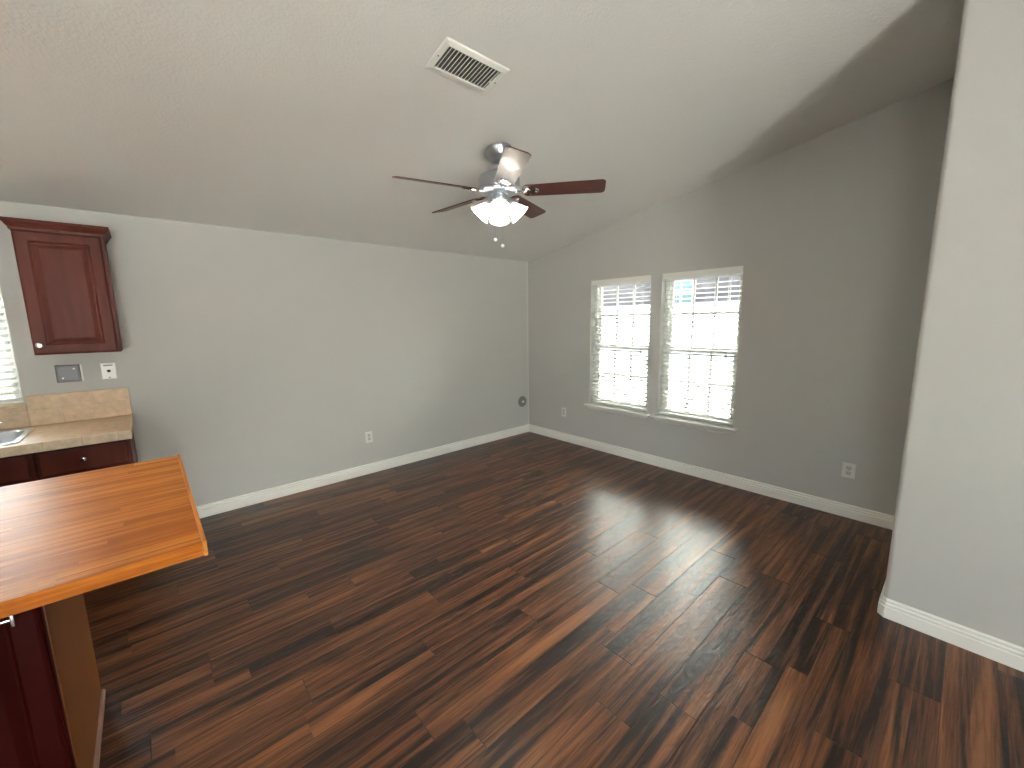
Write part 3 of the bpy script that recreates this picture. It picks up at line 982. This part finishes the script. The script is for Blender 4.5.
# ------------------------------------------------------------------ ceiling fan
FX, FY = -2.058, -1.858
ZB = 2.385
fan = thing('ceiling_fan', (FX, FY, 0), 'five blade ceiling fan with dark red blades, nickel motor and lit bell shades', 'ceiling fan')
zc = ceil_z(FY)
bm = bmesh.new()
lathe(bm, [(0, 0.0), (0.088, 0.0), (0.090, -0.006), (0.086, -0.020), (0.082, -0.026), (0.074, -0.052), (0.050, -0.076), (0.030, -0.084), (0, -0.084)], 40,
      Matrix.Translation((0, 0, zc)) @ Matrix.Rotation(-ANG, 4, 'X'))
link('canopy', bm, M['fan_metal'], fan, True)
bm = bmesh.new(); tube(bm, [(0, 0, zc-0.05), (0, 0, ZB+0.10)], 0.0135, 16); link('downrod', bm, M['fan_metal'], fan, True)
bm = bmesh.new()
lathe(bm, [(0, 0.158), (0.030, 0.158), (0.040, 0.152), (0.078, 0.146), (0.084, 0.138), (0.086, 0.116), (0.112, 0.106), (0.130, 0.094), (0.136, 0.080),
           (0.136, 0.022), (0.128, 0.014), (0.128, 0.006), (0.118, -0.004), (0.096, -0.012), (0.062, -0.016), (0.0, -0.016)], 48, Matrix.Translation((0, 0, ZB)))
link('motor_housing', bm, M['fan_metal'], fan, True)
bm = bmesh.new()
lathe(bm, [(0, -0.016), (0.058, -0.0165), (0.062, -0.026), (0.062, -0.052), (0.056, -0.062), (0.050, -0.066), (0.070, -0.072), (0.074, -0.082), (0.066, -0.094), (0.040, -0.106), (0.014, -0.116), (0.010, -0.130), (0, -0.134)],
      40, Matrix.Translation((0, 0, ZB)))
link('light_fitter', bm, M['fan_metal'], fan, True)

PH0 = -122.0
PITCHB = math.radians(15)
R_IN, R_OUT = 0.185, 0.685
def blade_outline():
    pts = []
    n = 8
    w0, w1 = 0.060, 0.070
    rc = 0.028
    for cx, cy, a0 in ((R_OUT-rc, w1-rc, 90), (R_OUT-rc, -w1+rc, 0)):
        for k in range(n+1):
            a = math.radians(a0 - 90*k/n)
            pts.append((cx+rc*math.cos(a), cy+rc*math.sin(a)))
    for k in range(1, n):
        a = math.radians(-90 - 180*k/n)
        pts.append((R_IN + 0.035*math.cos(a), w0*math.sin(a)))
    pts.insert(0, (R_IN, w0)); pts.insert(2*n+3, (R_IN, -w0))
    return pts
for k in range(5):
    th = math.radians(PH0 + 72*k)
    Rz = Matrix.Translation((0, 0, ZB)) @ Matrix.Rotation(th, 4, 'Z') @ Matrix.Rotation(-PITCHB, 4, 'X')
    bm = bmesh.new()
    out = blade_outline()
    lo_ = [bm.verts.new((x, y, -0.003)) for x, y in out]
    hi_ = [bm.verts.new((x, y, 0.003)) for x, y in out]
    bm.faces.new(lo_); bm.faces.new(hi_)
    for q in range(len(out)):
        bm.faces.new([lo_[q], lo_[(q+1) % len(out)], hi_[(q+1) % len(out)], hi_[q]])
    b = link('blade', bm, M['blade'], fan)
    b.matrix_local = Rz
    bm = bmesh.new()
    # blade iron: arm widening into a medallion under the blade root
    arm = [(0.085, 0.016, 0.004), (0.13, 0.013, -0.008), (0.165, 0.018, -0.010), (0.190, 0.038, -0.009), (0.215, 0.044, -0.008), (0.240, 0.034, -0.007), (0.262, 0.012, -0.006)]
    tv = [[bm.verts.new((x, s*w, z+0.003)) for s in (-1, 1)] for x, w, z in arm]
    bv = [[bm.verts.new((x, s*w*0.8, z-0.004)) for s in (-1, 1)] for x, w, z in arm]
    for q in range(len(arm)-1):
        bm.faces.new([tv[q][0], tv[q+1][0], tv[q+1][1], tv[q][1]])
        bm.faces.new([bv[q][0], bv[q][1], bv[q+1][1], bv[q+1][0]])
        for s in (0, 1):
            bm.faces.new([tv[q][s], tv[q+1][s], bv[q+1][s], bv[q][s]])
    bm.faces.new([tv[0][0], tv[0][1], bv[0][1], bv[0][0]]); bm.faces.new([tv[-1][0], tv[-1][1], bv[-1][1], bv[-1][0]])
    for sx, sy in ((0.205, 0.026), (0.205, -0.026), (0.245, 0.0)):
        lathe(bm, [(0, 0.0), (0.006, 0.0), (0.005, -0.003), (0, -0.004)], 10, Matrix.Translation((sx, sy, -0.0105)))
    link('blade_iron', bm, M['chrome'], fan, True).matrix_local = Rz

# four bell shades on curved arms
VIEW = math.atan2(CAM_POS.y-FY, CAM_POS.x-FX)
for k in range(4):
    th = VIEW + math.radians(0 + 90*k)
    TILT = math.radians(43)
    Ra = Matrix.Translation((0, 0, ZB)) @ Matrix.Rotation(th, 4, 'Z')
    bm = bmesh.new()
    tube(bm, [(0.040, 0, -0.074), (0.058, 0, -0.070), (0.072, 0, -0.076)], 0.009, 10)
    # local frame for the shade: axis tilted outward
    S = Matrix.Translation((0.066, 0, -0.070)) @ Matrix.Rotation(-TILT, 4, 'Y')
    lathe(bm, [(0, 0.004), (0.020, 0.002), (0.026, -0.008), (0.026, -0.022), (0.022, -0.024), (0, -0.024)], 24, S)
    a = link('lamp_arm', bm, M['fan_metal'], fan, True); a.matrix_local = Ra
    bm = bmesh.new()
    outer = [(0.024, -0.014), (0.029, -0.020), (0.037, -0.034), (0.045, -0.052), (0.054, -0.070), (0.061, -0.088), (0.069, -0.100), (0.072, -0.103)]
    inner = [(r-0.003, z) for r, z in reversed(outer)]
    lathe(bm, outer+inner, 32, S)
    s_ = link('lamp_shade', bm, M['shade'], fan, True); s_.matrix_local = Ra
    bm = bmesh.new()
    lathe(bm, [(0, -0.022), (0.010, -0.024), (0.012, -0.036), (0.021, -0.052), (0.024, -0.064), (0.019, -0.078), (0, -0.084)], 20, S)
    bl = link('bulb', bm, M['bulb'], s_, True)
for (dx, dy, zt, zb) in ((-0.034, 0.010, -0.10, 2.080-ZB), (0.004, -0.022, -0.12, 2.040-ZB)):
    bm = bmesh.new(); tube(bm, [(dx, dy, ZB+zt), (dx, dy, ZB+zb+0.010)], 0.0011, 6)
    c = link('pull_chain', bm, M['chrome'], fan)
    bm = bmesh.new(); bmesh.ops.create_uvsphere(bm, u_segments=16, v_segments=10, radius=0.0125, matrix=Matrix.Translation((dx, dy, ZB+zb)))
    link('chain_ball', bm, M['crystal'], c, True)

# ------------------------------------------------------------------ outdoors
bm = bmesh.new(); box(bm, -14, 14, -14, 14, -0.60, -0.50)
g = struct('ground', bm, M['concrete'])

fx = 2.60
fe = thing('yard_fence', (fx, 0, -0.5), 'white board fence outside the two windows', 'fence')
bm = bmesh.new()
y = -5.0
while y < 5.0:
    bevel_box(bm, 0, 0.022, y, y+0.148, 0.02, 2.24, 0.004, 1)
    y += 0.152
link('boards', bm, M['dimmed'], fe)
bm = bmesh.new(); box(bm, -0.02, 0.06, -5.0, 5.0, 2.24, 2.28); link('cap_rail', bm, M['dimmed'], fe)
bm = bmesh.new(); box(bm, -0.045, -0.001, -5.0, 5.0, 1.36, 1.47); link('shade_band', bm, M['fence_shade'], fe)  # strip coloured as the bluish shadow band across the fence
for k in range(5):
    yy = -5.0 + 2.4*k
    bm = bmesh.new(); bevel_box(bm, 0.023, 0.12, yy-0.05, yy+0.05, 0.0, 2.23, 0.004, 1); link('post', bm, M['fence'], fe)

hx = 4.2
ho = thing('neighbour_house', (hx, 0, -0.5), 'lavender grey house beyond the white fence, seen through the right window', 'house')
bm = bmesh.new()
wall_grid(bm, [-6.0, -0.30, 0.42, 6.0], [0, 2.32, 3.02, 3.10], lambda u, z: 2.32 < z < 3.02 and -0.30 < u < 0.42, lambda u, z, s: (0.15*s, u, z), lambda u: 3.10)
box(bm, 0.16, 5.0, -6.0, 6.0, 0.0, 3.10)
link('wall', bm, M['siding'], ho)
bm = bmesh.new()
for (y0, y1) in ((-6.3, 6.3),):
    vs = [(-0.06, 6.05), (-0.06, 6.2), (2.5, 7.4), (5.2, 6.2), (5.2, 6.05)]
    A = [bm.verts.new((x, y0, z)) for x, z in vs]; B = [bm.verts.new((x, y1, z)) for x, z in vs]
    for k in range(5): bm.faces.new([A[k], A[(k+1) % 5], B[(k+1) % 5], B[k]])
    bm.faces.new(A); bm.faces.new(B)
link('roof', bm, M['roof'], ho)
bm = bmesh.new(); box(bm, 0.0, 5.0, -6.0, 6.0, 3.13, 6.05); tag(link('bounce_wall', bm, M['fence'], ho), 'unseen white wall added to bounce sunlight')  # out of view, added to bounce sunlight through the windows onto the floor
bm = bmesh.new(); box(bm, -0.42, 5.0, -6.2, 6.2, 3.10, 3.13); link('shade_overhang', bm, M['fence'], ho)  # overhang added to cast shade on the siding below
bm = bmesh.new(); frame_bars(bm, -0.36, 0.48, 2.26, 3.08, -0.03, 0.05, 0.06)
wf = link('window_frame', bm, M['fence'], ho)
bm = bmesh.new(); box(bm, 0.03, 0.04, -0.30, 0.42, 2.32, 3.02); link('pane', bm, M['far_glass'], wf)
bm = bmesh.new(); muntin_bars(bm, -0.30, 0.42, 2.32, 3.02, 0.0, 0.03, 3, 3, 0.03); link('muntin', bm, M['fence'], wf)
